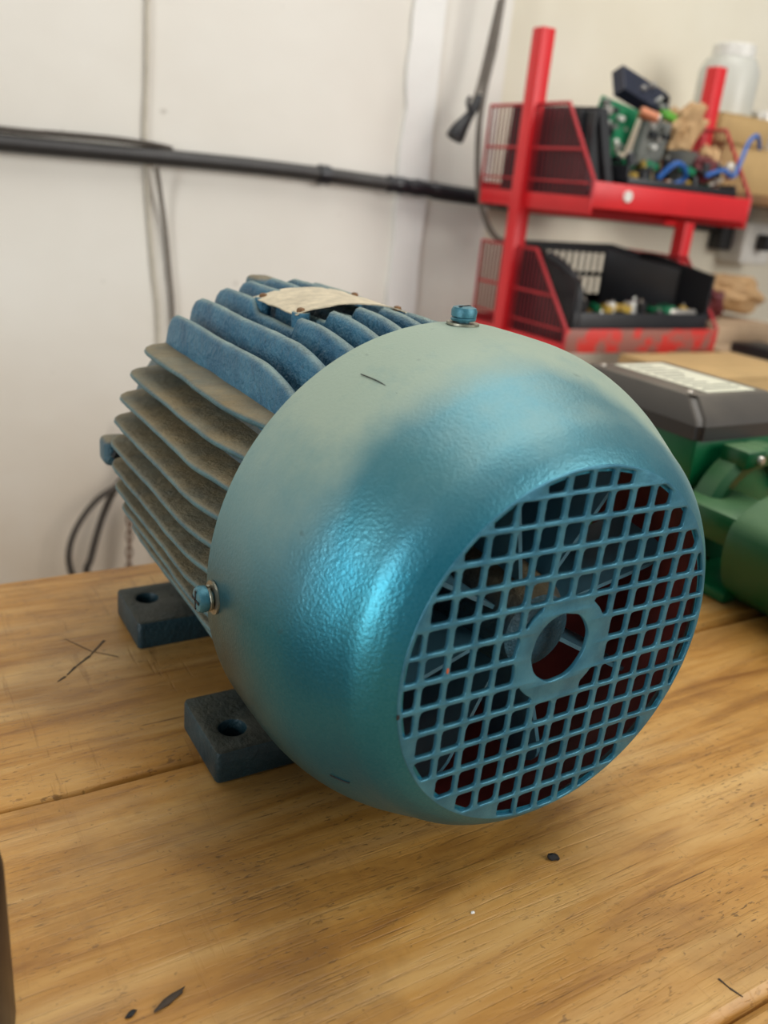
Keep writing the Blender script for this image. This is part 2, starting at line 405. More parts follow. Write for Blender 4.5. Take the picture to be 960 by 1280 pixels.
# filled scratches on the far plank
def scratch(pts, wd):
    bm = bmesh.new(); n = len(pts)
    for a, b in zip(pts, pts[1:]):
        a = Vector(a); b = Vector(b); d = (b-a).normalized(); e = Vector((-d.y, d.x, 0))*wd/2
        vs_ = [bm.verts.new((p.x, p.y, p.z+.00012)) for p in (a-e*.4, b-e, b+e, a+e*.4)]
        top = [bm.verts.new(v_.co+Vector((0, 0, .00015))) for v_ in vs_]
        bm.faces.new(top)
        for k in range(4): bm.faces.new((vs_[k], vs_[(k+1) % 4], top[(k+1) % 4], top[k]))
    return bm
o = link('pencil_mark', scratch([(-.143, .231, 0), (-.137, .238, 0), (-.127, .247, 0), (-.115, .262, 0)], .0016), 'pencil', tb)
link('pencil_mark', scratch([(-.136, .272, 0), (-.125, .252, 0), (-.112, .24, 0)], .0006), 'pencil', tb)
link('pencil_mark', scratch([(-.149, .226, 0), (-.144, .230, 0)], .0016), 'pencil', tb)
link('crack', scratch([(.040, -.084, -.0012), (.0385, -.079, -.0012), (.038, -.074, -.0012)], .0009), 'pencil', tb)

def lump(name, c, s, mat, seed, rot=0):
    bm = bmesh.new(); bmesh.ops.create_icosphere(bm, subdivisions=2, radius=1)
    for v_ in bm.verts:
        k = 1+.35*noise.noise(v_.co*1.7+Vector((seed, 0, 0)))
        v_.co = Vector((v_.co.x*s[0]*k, v_.co.y*s[1]*k, v_.co.z*s[2]*k))
    bmesh.ops.transform(bm, matrix=Matrix.Translation(c) @ Matrix.Rotation(rot, 4, 'Z'), verts=bm.verts)
    return link(name, bm, mat)
def hair(name, pts, r, mat, parent):
    bm = bmesh.new(); tube(bm, catmull(pts, 4), r, 5); return link(name, bm, mat, parent)
tag(lump('crumb', (.020, .003, .0003), (.0028, .0017, .0016), 'crumb', 1, -.6), 'small black charred crumb on the bare plank in front of the fan cover', 'crumb')
tag(lump('wood_splinter', (-.153, .0085, -.0004), (.0062, .0014, .0009), 'pencil', 4, .35), 'longer dark splinter lying on the bench near its front left corner', 'splinter')
tag(lump('wood_chip', (-.1665, .009, -.0005), (.0022, .001, .0008), 'crumb', 8, .4), 'tiny dark chip just left of the long splinter on the bench', 'chip')
tag(lump('paint_fleck', (-.031, -.006, -.0009), (.0009, .0007, .0005), 'white', 5), 'tiny white fleck on the pine plank below the fan cover', 'fleck')

# ------------------------------------------------------------------ the blue motor
HZ = .112
motor = empty('electric_motor', (0, .2, 0))
tag(motor, 'blue cast-iron finned electric motor with hammered fan cover and round grille, on the bench', 'motor')
# stator housing core
latheo('housing', [(.094, .05), (.094, .0865), (.30, .0865), (.303, .05)], (0, 0, HZ), 'core', motor, n=96)
def smoothstep(x): x = max(0, min(1, x)); return x*x*(3-2*x)
def finlen(y):      # outer radius of the fins along the axis
    R = .1045
    R -= .0075*smoothstep((.158-y)/.062)
    e = y-.276
    if e > 0: R -= .016*(1-math.sqrt(max(0, 1-(e/.0185)**2)))
    R += .0006*noise.noise(Vector((y*18, 5, 2)))
    return R
def fin(off, kind, side, tr, tt, y0=.0975, y1=.2942, cut=None):
    """kind V: vertical plane at x=off; kind H: horizontal plane at z=HZ+off; side = sign of outward direction"""
    bm = bmesh.new(); rings = []; ny = 40
    mat = 'fin_top' if kind == 'V' and side > 0 else 'fin_side'
    base = math.sqrt(max(0, .0855**2-off**2))-.004
    if abs(off) > .0855: base = .0
    base = max(base, .030)
    sd = off*100+side*7+(30 if kind == 'V' else 0)
    for i in range(ny+1):
        y = y0+(y1-y0)*i/ny
        R = finlen(y)
        if cut and cut[0] < y < cut[1]: R = min(R, cut[2])
        top = math.sqrt(max(1e-6, R*R-off*off))
        top += .0003*noise.noise(Vector((y*90, sd, 0)))+.0006*noise.noise(Vector((y*25, sd, 1)))
        top = max(top, base+.002)
        wob = .0005*noise.noise(Vector((y*40, sd, 9)))
        tw = tt*(1+.12*noise.noise(Vector((y*50, sd, 4))))
        sec = [(-tr/2, base), (-tw/2, top-tw*.55), (-tw*.36, top-tw*.16), (0, top), (tw*.36, top-tw*.16), (tw/2, top-tw*.55), (tr/2, base)]
        rg = []
        for a, h in sec:
            if kind == 'V': p = (off+a+wob, y, HZ+side*h)
            else: p = (side*h, y, HZ+off+a+wob)
            rg.append(bm.verts.new(p))
        rings.append(rg)
    k = len(rings[0])
    for A, B in zip(rings, rings[1:]):
        for q in range(k): bm.faces.new((A[q], A[(q+1) % k], B[(q+1) % k], B[q]))
    bm.faces.new(rings[0]); bm.faces.new(rings[-1])
    return link('cooling_fin', bm, mat, motor, True, 60)
for a in (.0072, .0216, .036, .0505, .065):
    for s in (1, -1):
        cut = (.172, .232, .0985) if a < .03 else ((.178, .232, .0985) if (a < .04 and s < 0) else None)
        tr = .0095 if a < .06 else .008
        fin(s*a, 'V', 1, tr, .0062 if a < .06 else .0055, cut=cut)
        if a < .04: fin(s*a, 'V', -1, .006, .004)
for b in (.0608, .04725, .03375, .02025, .00675, -.00675, -.02025, -.03375, -.04725, -.0608, -.0743):
    for s in (-1, 1): fin(b, 'H', s, .0058, .0036)
# feet
def rrect(x0, x1, y0, y1, r, n=5):
    out = []
    for cx, cy, a0 in ((x1-r, y1-r, 0), (x0+r, y1-r, 90), (x0+r, y0+r, 180), (x1-r, y0+r, 270)):
        for k in range(n+1):
            a = math.radians(a0+90*k/n); out.append((cx+r*math.cos(a), cy+r*math.sin(a)))
    return out
def circle(cx, cy, r, n=32): return [(cx+r*math.cos(2*PI*k/n), cy+r*math.sin(2*PI*k/n)) for k in range(n)]
for s in (-1, 1):
    for y0, y1, hy in ((.1088, .1593, .1268), (.2429, .2933, .2753)):
        x0, x1 = sorted((s*.0995, s*.038))
        me = sheet_with_holes([rrect(x0, x1, y0, y1, .003), circle(s*.085, hy, .0067)], .0088, .0016, Matrix.Translation((0, 0, .0089)))
        link_me('mounting_foot', me, 'foot', motor, True, 40)
    bm = bmesh.new()      # web joining feet to the housing
    prism(bm, [(s*.042, .0015), (s*.060, .0178), (s*.060, .030), (s*.060, .045), (s*.052, .060), (s*.03, .045)], 'Y', .112, .290)
    link('foot_web', bm, 'foot', motor)
# rear end shield with bolt ears
latheo('rear_end_shield', [(.290, .05), (.290, .084), (.318, .084), (.330, .078), (.338, .06), (.343, .035), (.350, .03), (.350, .014)], (0, 0, HZ), 'core', motor, n=80)
latheo('shaft', [(.349, .014), (.405, .014), (.407, .0125)], (0, 0, HZ), 'dark', motor, n=32)
for k, (dx, dz) in enumerate(((-1, 0), (0, 1), (1, 0), (0, -1))):
    bm = bmesh.new()
    c = Vector((dx*.0935, .3125, HZ+dz*.0925)) + (Vector((0, 0, -.0075)) if dx else Vector((0, 0, 0)))
    ex = Vector((.0085, .009, .0085))
    box(bm, c-ex, c+ex, .004, 3); e = link('bolt_ear', bm, 'core', motor)
    bm = bmesh.new(); lathe(bm, [(-.004, .0048), (.0, .0055), (.003, .0045)], c+Vector((0, -.0105, 0)), 'Y', 6)
    link('bolt_head', bm, 'dark', e)
# front end shield inside the cover
latheo('front_end_shield', [(.080, .02), (.083, .055), (.088, .092), (.0965, .092), (.0965, .05)], (0, 0, HZ), 'core', motor, n=64)
# rating plate riveted over shortened fins
bm = bmesh.new(); nx, ny = 14, 8; grid = []
for side in (0, 1):
    g = []
    for i in range(nx+1):
        col_ = []
        for j in range(ny+1):
            x = -.036+.064*i/nx; y = .1825+.057*j/ny
            if j == 0: y += .0015*math.sin(i*1.3)
            z = .2165-(x+.001)**2*5.2 + .0006*noise.noise(Vector((x*80, y*80, 0)))-.0006*side
            col_.append(bm.verts.new((x, y, z)))
        g.append(col_)
    grid.append(g)
for side in (0, 1):
    for i in range(nx):
        for j in range(ny):
            g = grid[side]; bm.faces.new((g[i][j], g[i+1][j], g[i+1][j+1], g[i][j+1]))
def rim(seq):
    for (a, b) in zip(seq, seq[1:]):
        bm.faces.new((grid[0][a[0]][a[1]], grid[0][b[0]][b[1]], grid[1][b[0]][b[1]], grid[1][a[0]][a[1]]))
rim([(i, 0) for i in range(nx+1)]); rim([(i, ny) for i in range(nx+1)]); rim([(0, j) for j in range(ny+1)]); rim([(nx, j) for j in range(ny+1)])
rp = link('rating_plate', bm, 'plate', motor)
for x, y in ((-.032, .1865), (-.032, .2345), (.0245, .1865), (.0245, .2345)):
    z = .2165-(x+.001)**2*5.2
    latheo('rivet', [(-.012, .0016), (.0002, .0022), (.0012, .0018), (.0016, .0006)], (x, y, z), 'rivet', rp, 'Z', 12)
    latheo('rivet_post', [(.180, .0045), (z-.0008, .0045)], (x, y, 0), 'fin_top', motor, 'Z', 12)

# fan cover: pressed steel shell, red primer inside
prof = [(0, .0752), (.0006, .0764), (.0030, .0797), (.006, .0831), (.012, .0881), (.020, .0922), (.030, .0976), (.040, .1025), (.052, .1066), (.065, .1090), (.080, .1095), (.1000, .1095)]
pc = [(p.x, p.y) for p in catmull([(a, b, 0) for a, b in prof], 4)]
inner = [(a+.0014 if a < .01 else a, r-.0021) for a, r in pc]; inner[0] = (.0016, .0752-.0004); inner[-1] = (.1000, .1095-.0021)
full = pc+inner[::-1]
bm = bmesh.new(); mats = [0]*len(pc)+[1]*(len(inner)-14)+[0]*14; mats = mats[:len(full)]
rg = lathe(bm, full, (0, 0, HZ), 'Y', 192, True, mats)
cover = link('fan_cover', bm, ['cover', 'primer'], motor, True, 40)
# grille: square openings in rows and columns, clipped by rim and centre boss
GX, GZ, P = -.0296, .072, .011
loops = [circle(0, 0, .0762, 160)]
loops.append([(-.0035+(.0140+.0007*noise.noise(Vector((math.cos(a)*2, math.sin(a)*2, 3))))*math.cos(a), .0027+(.0146+.0009*noise.noise(Vector((math.cos(a)*2, math.sin(a)*2, 8))))*math.sin(a)) for a in [2*PI*k/48 for k in range(48)]])
HS, RO, RB, BX, BZ = .00445, .0747, .0224, -.0030, .0020
def inside(x, z, cx, cz, cr):
    dx, dz = abs(x-cx), abs(z-cz)
    if dx > HS or dz > HS: return False
    if dx > HS-cr and dz > HS-cr and math.hypot(dx-HS+cr, dz-HS+cr) > cr: return False
    return x*x+z*z < RO*RO and math.hypot(x-BX, z-BZ) > RB
for i in range(-6, 11):
    for j in range(-1, 15):
        cx = GX+i*P+.0001*j+random.uniform(-.00025, .00025); cz = GZ-j*.0109+random.uniform(-.00025, .00025); cr = random.uniform(.0009, .0016)
        pts = []
        for a in range(13):
            for b in range(13):
                x = cx-HS+2*HS*a/12; z = cz-HS+2*HS*b/12
                if inside(x, z, cx, cz, cr): pts.append((x, z))
        if len(pts) < 58: continue
        mx = sum(p[0] for p in pts)/len(pts); mz = sum(p[1] for p in pts)/len(pts)
        lp = []
        for k in range(28):
            a = 2*PI*(k+.5)/28; lo, hi = 0, .012
            for _ in range(14):
                mid = (lo+hi)/2
                if inside(mx+mid*math.cos(a), mz+mid*math.sin(a), cx, cz, cr): lo = mid
                else: hi = mid
            d = lo+.00013*noise.noise(Vector((mx*900+math.cos(a)*2, mz*900+math.sin(a)*2, 4)))
            lp.append((mx+d*math.cos(a), mz+d*math.sin(a)))
        loops.append(lp)
me = sheet_with_holes(loops, .0010, .00035, Matrix.Translation((0, .0010, HZ)) @ Matrix.Rotation(PI/2, 4, 'X'))
link_me('grille', me, 'grille', cover, True, 50)
hair('scratch', [(-.058, .076, .2053), (-.057, .065, .2052), (-.056, .059, .2042), (-.0553, .053, .2032)], .00022, 'crumb', cover)
hair('scratch', [(-.0822, .032, .0565), (-.0795, .029, .0558), (-.0772, .025, .0562)], .00028, 'crumb', cover)
for nm, c_, r_, mt in (('rust_spot', (-.0565, -.0001, .1165), (.0006, .0003, .0013), 'rust'), ('paint_chip', (-.0752, .0002, .102), (.0008, .0004, .0016), 'crumb')):
    bm = bmesh.new(); bmesh.ops.create_icosphere(bm, subdivisions=1, radius=1)
    bmesh.ops.transform(bm, matrix=Matrix.Translation(c_) @ Matrix.Diagonal((*r_, 1)), verts=bm.verts); link(nm, bm, mt, cover)
# screws of the cover
def screw(pos, rot, slotted):
    def tr(bm): bmesh.ops.transform(bm, matrix=Matrix.Translation(pos) @ rot.to_4x4(), verts=bm.verts)
    bm = bmesh.new(); lathe(bm, [(0, .0062), (0, .0071), (.0009, .0071), (.0009, .0032)], (0, 0, 0), 'Z', 32); tr(bm)
    link('flat_washer', bm, 'washer', cover)
    bm = bmesh.new(); path = [(math.cos(a)*.0047, math.sin(a)*.0047, .0017+.0012*a/(2*PI)) for a in [2*PI*.96*k/28 for k in range(29)]]
    tube(bm, path, .00085, 6); tr(bm); link('spring_washer', bm, 'washer' if not slotted else 'screw', cover)
    bm = bmesh.new(); lathe(bm, [(-.006, .0028), (.0032, .0028), (.0034, .0054), (.0058, .0056), (.0072, .0049), (.0077, .003), (.0077, .0001)], (0, 0, 0), 'Z', 28); tr(bm)
    h = link('screw_head', bm, 'screw', cover)
    for q in (0, 1) if not slotted else (0,):
        bm = bmesh.new(); ex = (.0040, .0006, .0003) if q == 0 else (.0006, .0040, .0003)
        box(bm, (-ex[0], -ex[1], .0075), (ex[0], ex[1], .0079)); tr(bm); link('slot', bm, 'crumb', h, False)
screw(Vector((-.001, .092, HZ+.1096)), eul(0, 0, .4), True)
screw(Vector((-.1096, .091, HZ-.001)), eul(0, -PI/2, 0), False)
screw(Vector((.1096, .091, HZ-.001)), eul(0, PI/2, 0), False)
# cooling fan behind the grille
hub = latheo('fan', [(.010, .008), (.012, .016), (.020, .020), (.055, .024), (.055, .01)], (0, 0.006, HZ), 'core', motor, n=40)
for k in range(8):
    a = 2*PI*k/8+.27
    poly = [(.018, .026)]
    for q in range(7):   # rounded outer front corner
        b = PI/2*q/6; poly.append((.066+.018*math.sin(b), .040-.018*math.cos(b)))
    poly += [(.088, .064), (.018, .064)]
    bm = bmesh.new(); prism(bm, poly, 'Z', -.0009, .0009)     # poly (radius, y) thickness z
    R_ = Matrix.Translation((0, 0, HZ)) @ Matrix.Rotation(-a, 4, 'Y')
    bmesh.ops.transform(bm, matrix=R_, verts=bm.verts)
    link('blade', bm, 'fan', hub, True, 30)

# ------------------------------------------------------------------ green pump motor on the right
gm = empty('green_pump_motor', (.38, .2, 0))
tag(gm, 'dark green pump motor with charcoal lid, on the bench right of the blue motor', 'pump motor')
latheo('body', [(.205, .03), (.205, .050), (.345, .050), (.350, .04)], (.392, 0, .052), 'green', gm, n=56)
for q in range(7):
    y = .225+q*.018; latheo('body_rib', [(y, .049), (y, .055), (y+.004, .055), (y+.004, .049)], (.392, 0, .052), 'green', gm, n=48, closed=True)
sec = catmull([(.336, .001, 0), (.318, .014, 0), (.308, .034, 0), (.306, .052, 0), (.310, .068, 0), (.325, .078, 0), (.345, .086, 0), (.370, .090, 0), (.41, .086, 0), (.44, .07, 0), (.452, .04, 0), (.442, .012, 0), (.42, .001, 0)], 4, False)
bm = bmesh.new()
def secring(y, k): return [bm.verts.new((.38+(p.x-.38)*k, y, max(.0006, .045+(p.y-.045)*k))) for p in sec]
rr_ = [secring(y, k) for y, k in ((.158, .93), (.155, .99), (.149, 1), (.03, 1), (.0, 1), (-.006, .96), (-.008, .88))]
for A, B in zip(rr_, rr_[1:]):
    for k in range(len(A)): bm.faces.new((A[k], A[(k+1) % len(A)], B[(k+1) % len(A)], B[k]))
bm.faces.new(rr_[0]); bm.faces.new(rr_[-1])
link('pump_casing', bm, 'green_dusty', gm, True, 40)
boxo('saddle', (.3105, .150, .046), (.372, .214, .0715), 'green_dusty', gm, .005)
boxo('foot', (.318, .152, .0004), (.43, .205, .010), 'green', gm, .003)
boxo('foot', (.33, .30, .0004), (.45, .345, .012), 'green', gm, .003)
bm = bmesh.new(); rr_ = []
for k in range(25):      # arched flange carrying the lug
    a = math.radians(168-150*k/24); c_, s_ = math.cos(a), math.sin(a)
    rr_.append([bm.verts.new((.388+r*c_, y, .046+r*s_)) for r, y in ((.048, .190), (.058, .188), (.063, .193), (.063, .209), (.048, .209))])
for A, B in zip(rr_, rr_[1:]):
    for k in range(5): bm.faces.new((A[k], A[(k+1) % 5], B[(k+1) % 5], B[k]))
bm.faces.new(rr_[0]); bm.faces.new(rr_[-1]); link('arched_flange', bm, 'green_dusty', gm)
bm = bmesh.new(); box(bm, (.351, .184, .094), (.376, .210, .1095), .003); lg = link('lug', bm, 'green_dusty', gm)
latheo('lug_screw', [(.181, .0028), (.182, .0034), (.1855, .0034)], (.3665, 0, .102), 'silver', lg, n=16)
latheo('pump_neck', [(.07, .022), (.118, .022), (.119, .027), (.127, .027), (.127, .015)], (.386, .110, 0), 'green', gm, 'Z', 32)
# terminal box and lid
boxo('terminal_box', (.331, .217, .070), (.452, .372, .112), 'green', gm, .004)
bm = bmesh.new()
def ring(x0, x1, y0, y1, z): return [bm.verts.new(p) for p in ((x0, y0, z), (x1, y0, z), (x1, y1, z), (x0, y1, z))]
rs = [ring(.328, .455, .214, .375, .110), ring(.328, .455, .214, .375, .122), ring(.331, .452, .218, .372, .127), ring(.342, .442, .238, .362, .1395), ring(.345, .439, .241, .359, .1402)]
for A, B in zip(rs, rs[1:]):
    for k in range(4): bm.faces.new((A[k], A[(k+1) % 4], B[(k+1) % 4], B[k]))
bm.faces.new(rs[0]); bm.faces.new(rs[-1])
es = [e for e in bm.edges if abs(e.verts[0].co.z-e.verts[1].co.z) > .003]
bmesh.ops.bevel(bm, geom=es, offset=.005, segments=3, affect='EDGES')
lid = link('box_lid', bm, 'lid', gm, True, 25)
lab = boxo('data_label', (.366, .246, .1401), (.428, .352, .1407), 'label', lid)
tag(lab, 'white printed label on the lid', None)
for q in range(9):
    y = .255+q*.0105; boxo('print_line', (.372, y, .1407), (.372+.05*random.uniform(.5, 1), y+.0022, .1409), 'ink', lab)
for x, y in ((.351, .25), (.351, .35)): latheo('lid_screw', [(.139, .002), (.1408, .0032), (.1416, .002)], (x, y, 0), 'silver', lid, 'Z', 14)

# dark can at the left edge
can = empty('dark_can', (-.2380, .03, 0)); tag(can, 'dark brown upright can cut off by the left edge, on the bench', 'can')
latheo('body', [(-.0010, .036), (.002, .0375), (.062, .0375), (.070, .0362), (.076, .032), (.078, .026)], (-.2380, .03, 0), 'can', can, 'Z', 48)
latheo('lid', [(.0775, .022), (.090, .022), (.092, .020)], (-.2380, .03, 0), 'maroon', can, 'Z', 48)

# ------------------------------------------------------------------ cables and conduits on the wall
pipe = empty('conduit_run', (.35, 1.132, .28)); tag(pipe, 'thick dark conduit with taped joints sagging along the white wall', 'conduit')
tubeo('tube', [(-.9, 1.134, .272), (-.4, 1.134, .277), (-.035, 1.134, .279), (.149, 1.134, .281), (.311, 1.134, .282), (.451, 1.134, .280), (.57, 1.134, .276)], .0115, 'pipe', pipe, n=12)
tubeo('coupling', [(.440, 1.134, .2803), (.449, 1.134, .280), (.458, 1.134, .2798)], .0150, 'tape', pipe, 3, 14)
tubeo('tube', [(.50, 1.132, .278), (.60, 1.124, .2745), (.70, 1.122, .271), (.80, 1.124, .267)], .0095, 'pipe', pipe, n=12)
tubeo('tape_wrap', [(.568, 1.128, .2765), (.60, 1.125, .275), (.66, 1.123, .273)], lambda u: .0135+.001*math.sin(u*20), 'tape', pipe, 5, 14)
tubeo('tape_wrap', [(.66, 1.123, .272), (.70, 1.122, .270), (.80, 1.124, .267)], .0145, 'tape', pipe, 5, 14)
tag(tubeo('thin_cable', [(-.9, 1.128, .290), (-.4, 1.128, .294), (-.034, 1.128, .2955), (.028, 1.128, .297), (.104, 1.127, .2985), (.144, 1.128, .2978), (.175, 1.136, .2965), (.20, 1.143, .294)], .0042, 'darkcable'), 'thin dark cable riding on top of the conduit at left', 'cable')
tag(tubeo('conduit_pipe', [(.83, 1.207, .262), (.95, 1.206, .258), (1.108, 1.206, .2585), (1.3, 1.206, .256), (1.50, 1.207, .253)], .0105, 'pipe', n=12), 'dark conduit on the cream wall behind the red rack ending at the socket', 'conduit')
tag(tubeo('wall_wire', [(.172, 1.144, 1.3), (.166, 1.144, .483), (.161, 1.144, .297), (.172, 1.145, .127), (.181, 1.145, .003), (.183, 1.145, -.5)], .0027, 'beige_wire'), 'pale vertical wire running down the white wall', 'wire')
tag(tubeo('hanging_cable', [(.170, 1.118, .268), (.178, 1.130, .24), (.189, 1.140, .187), (.197, 1.142, .116), (.203, 1.142, .041), (.208, 1.142, -.2), (.21, 1.142, -.6)], .0036, 'grey_cable'), 'grey cable dropping straight down from the conduit on the white wall', 'cable')
tag(tubeo('looped_cable', [(.21, 1.10, -.15), (.15, 1.10, -.18), (.111, 1.10, -.207), (.066, 1.10, -.236), (.033, 1.10, -.283), (.022, 1.10, -.332), (.036, 1.10, -.378), (.09, 1.09, -.45), (.1, 1.08, -.7), (.1, 1.07, -.795)], .0052, 'darkcable'), 'dark cable bowing out in a wide loop behind the bench, left one', 'cable')
tag(tubeo('looped_cable', [(.20, 1.12, -.155), (.14, 1.12, -.185), (.105, 1.12, -.221), (.080, 1.12, -.274), (.060, 1.12, -.344), (.052, 1.12, -.385), (.05, 1.11, -.6), (.05, 1.10, -.795)], .0060, 'darkcable'), 'dark cable falling steeply behind the bench, right of the wide loop', 'cable')
ch = empty('hanging_chain', (.12, 1.11, -.2)); tag(ch, 'thin rusty chain hanging behind the bench beside the motor fins', 'chain')
for k in range(24):
    z = -.12-k*.0145
    bm = bmesh.new(); pts = []
    for q in range(12):
        a = 2*PI*q/12; d = .0045*math.cos(a); e = .0098*math.sin(a)
        pts.append((.127-k*.0004+(d if k % 2 else 0), 1.112+(0 if k % 2 else d), z+e))
    tube(bm, pts, .0019, 6, True); link('chain_link', bm, 'chain', ch)
# extension lead with plug hanging at the corner
lead = empty('hanging_lead', (.79, 1.09, .25)); tag(lead, 'long grey flex hanging from above with a loop and black plug by the wall corner', 'power lead')
tubeo('flex', [(.745, 1.08, 1.0), (.735, 1.08, .70), (.724, 1.08, .570), (.720, 1.08, .500), (.710, 1.08, .433), (.709, 1.08, .366), (.721, 1.078, .284), (.748, 1.075, .226), (.779, 1.07, .200), (.804, 1.07, .215), (.806, 1.075, .246), (.782, 1.08, .268), (.75, 1.09, .276)], .0052, 'grey_cable', lead, 6, 10)
tubeo('flex', [(.722, 1.084, .570), (.714, 1.088, .500), (.704, 1.088, .440), (.694, 1.085, .412)], .0048, 'grey_cable', lead, 5, 10)
tubeo('plug', [(.704, 1.085, .425), (.692, 1.08, .404), (.680, 1.08, .387), (.668, 1.08, .370), (.661, 1.08, .357)], lambda u: .0075+.008*smoothstep((u-.3)/.6), 'black_rubber', lead, 4, 14)
tubeo('earth_clip', [(.684, 1.075, .398), (.676, 1.075, .412), (.679, 1.075, .422)], .0035, 'black_rubber', lead, 3, 8)
# socket box
so = empty('wall_socket', (1.56, 1.21, .22)); tag(so, 'white surface socket with a black plug at the end of the conduit, right edge', 'socket')
boxo('socket_box', (1.545, 1.15, .180), (1.65, 1.2195, .272), 'white', so, .006)
boxo('socket_plug', (1.585, 1.118, .212), (1.612, 1.1495, .248), 'black_rubber', so, .005)
boxo('gland', (1.505, 1.18, .205), (1.5445, 1.219, .280), 'black_rubber', so, .004)

# ------------------------------------------------------------------ red rack with two wire-sided trays
rack = empty('red_rack', (.89, .93, -.80)); tag(rack, 'tall red steel rack with two wire-sided trays standing by the cream wall', 'rack')
for x, top in ((.6975, .513), (1.085, .514)):
    boxo('post', (x-.0125, .9175, -.80), (x+.0125, .9425, top), 'red', rack, .002)
    boxo('base_foot', (x-.015, .78, -.80), (x+.015, 1.06, -.775), 'red', rack, .002)
def tray(zb, zl, y0, y1, ztop, yk, mat_lip, x0=.6975, x1=1.043):
    t_ = boxo('tray', (x0, y0+.004, zb+.004), (x1, y1, zb+.008), mat_lip, rack)
    boxo('front_lip', (x0, y0, zb-.002), (x1, y0+.0035, zl), mat_lip, rack, .001)
    boxo('side_rail', (x0-.001, y0, zb-.012), (x0+.003, y1, zb+.012), 'red', rack, .001)
    boxo('side_rail', (x1-.003, y0, zb-.012), (x1+.001, y1, zb+.012), 'red', rack, .001)
    boxo('support_arm', (x0-.004, .9375, zb-.020), (1.09, .9425, zb+.002), 'red', rack, .001)
    boxo('back_lip', (x0, y1-.003, zb-.006), (x1, y1, zb+.022), 'red', rack, .001)
    for x in (x0, x1):      # wire side panels
        bm = bmesh.new(); n = 26
        for k in range(n+1):
            y = y0+.004+(y1-y0-.006)*k/n
            h = ztop if y >= yk else zl+(ztop-zl)*(y-y0)/(yk-y0)
            tube(bm, [(x, y, zb+.01), (x, y, h)], .0013, 5)
        wp = link('wire_panel', bm, 'red_wire', rack); wp['kind'] = 'stuff'
        bm = bmesh.new(); tube(bm, [(x, y0+.002, zb+.01), (x, y0+.002, zl), (x, yk, ztop), (x, y1, ztop), (x, y1, zb+.01)], .003, 8)
        link('panel_frame', bm, 'red_frame', rack)
        zm = zb+.55*(ztop-zb); ym = y0+(yk-y0)*max(0, (zm-zl)/(ztop-zl))
        bm = bmesh.new(); tube(bm, [(x, ym, zm), (x, y1, zm)], .0024, 6); link('panel_crossbar', bm, 'red_frame', rack)
        zm = zb+.22*(ztop-zb); bm = bmesh.new(); tube(bm, [(x, y0+.01, zm), (x, y1, zm)], .0018, 6); link('panel_crossbar', bm, 'red_frame', rack)
tray(.273, .307, .769, 1.038, .410, .848, 'red')
tray(.060, .095, .776, 1.015, .202, .872, 'red_chip')
bm = bmesh.new(); lathe(bm, [(.7655, .0005), (.7655, .008), (.7695, .008)], (.765, 0, .291), 'Y', 18); link('white_sticker', bm, 'white', rack)

def thing(name, o, label, cat, group=None): return tag(o, label, cat, group)
# black bin standing at the left of the upper tray
bn = empty('black_bin', (.76, .88, .2815)); tag(bn, 'black plastic bin standing on end at the left of the upper tray', 'bin')
def quadbox(name, P8, mat, parent):
    bm = bmesh.new(); V = [bm.verts.new(p) for p in P8]
    for f in ((0, 1, 2, 3), (4, 5, 6, 7), (0, 1, 5, 4), (1, 2, 6, 5), (2, 3, 7, 6), (3, 0, 4, 7)): bm.faces.new([V[k] for k in f])
    bmesh.ops.bevel(bm, geom=list(bm.edges), offset=.0012, segments=1, affect='EDGES')
    return link(name, bm, mat, parent)
quadbox('side_wall', [(.708, .80, .2816), (.712, .80, .2816), (.712, .80, .400), (.708, .80, .400), (.708, 1.0, .2816), (.712, 1.0, .2816), (.716, 1.0, .412), (.712, 1.0, .412)], 'black_plastic', bn)
quadbox('front_wall', [(.712, .81, .2816), (.765, .81, .2816), (.735, .825, .402), (.70, .825, .402), (.712, .815, .2816), (.765, .815, .2816), (.735, .83, .402), (.70, .83, .402)], 'black_plastic', bn)
quadbox('rim', [(.757, .80, .2816), (.772, .80, .2816), (.748, .82, .408), (.728, .82, .408), (.757, 1.0, .2816), (.772, 1.0, .2816), (.752, 1.0, .414), (.735, 1.0, .414)], 'black_plastic', bn)
boxo('bottom', (.712, .82, .2816), (.76, 1.0, .2850), 'black_plastic', bn)
# shallow black tray full of parts
bt = empty('parts_tray', (.90, .87, .2815)); tag(bt, 'long shallow black tray full of loose parts along the upper tray lip', 'tray')
boxo('bottom', (.778, .785, .2815), (1.025, .98, .312), 'black_plastic', bt)
boxo('front_wall', (.778, .785, .285), (1.025, .789, .3185), 'black_plastic', bt, .001)
boxo('back_wall', (.778, .976, .285), (1.025, .98, .345), 'black_plastic', bt, .001)
boxo('side_wall', (.778, .789, .285), (.782, .976, .335), 'black_plastic', bt, .001)
boxo('side_wall', (1.021, .789, .285), (1.025, .976, .325), 'black_plastic', bt, .001)
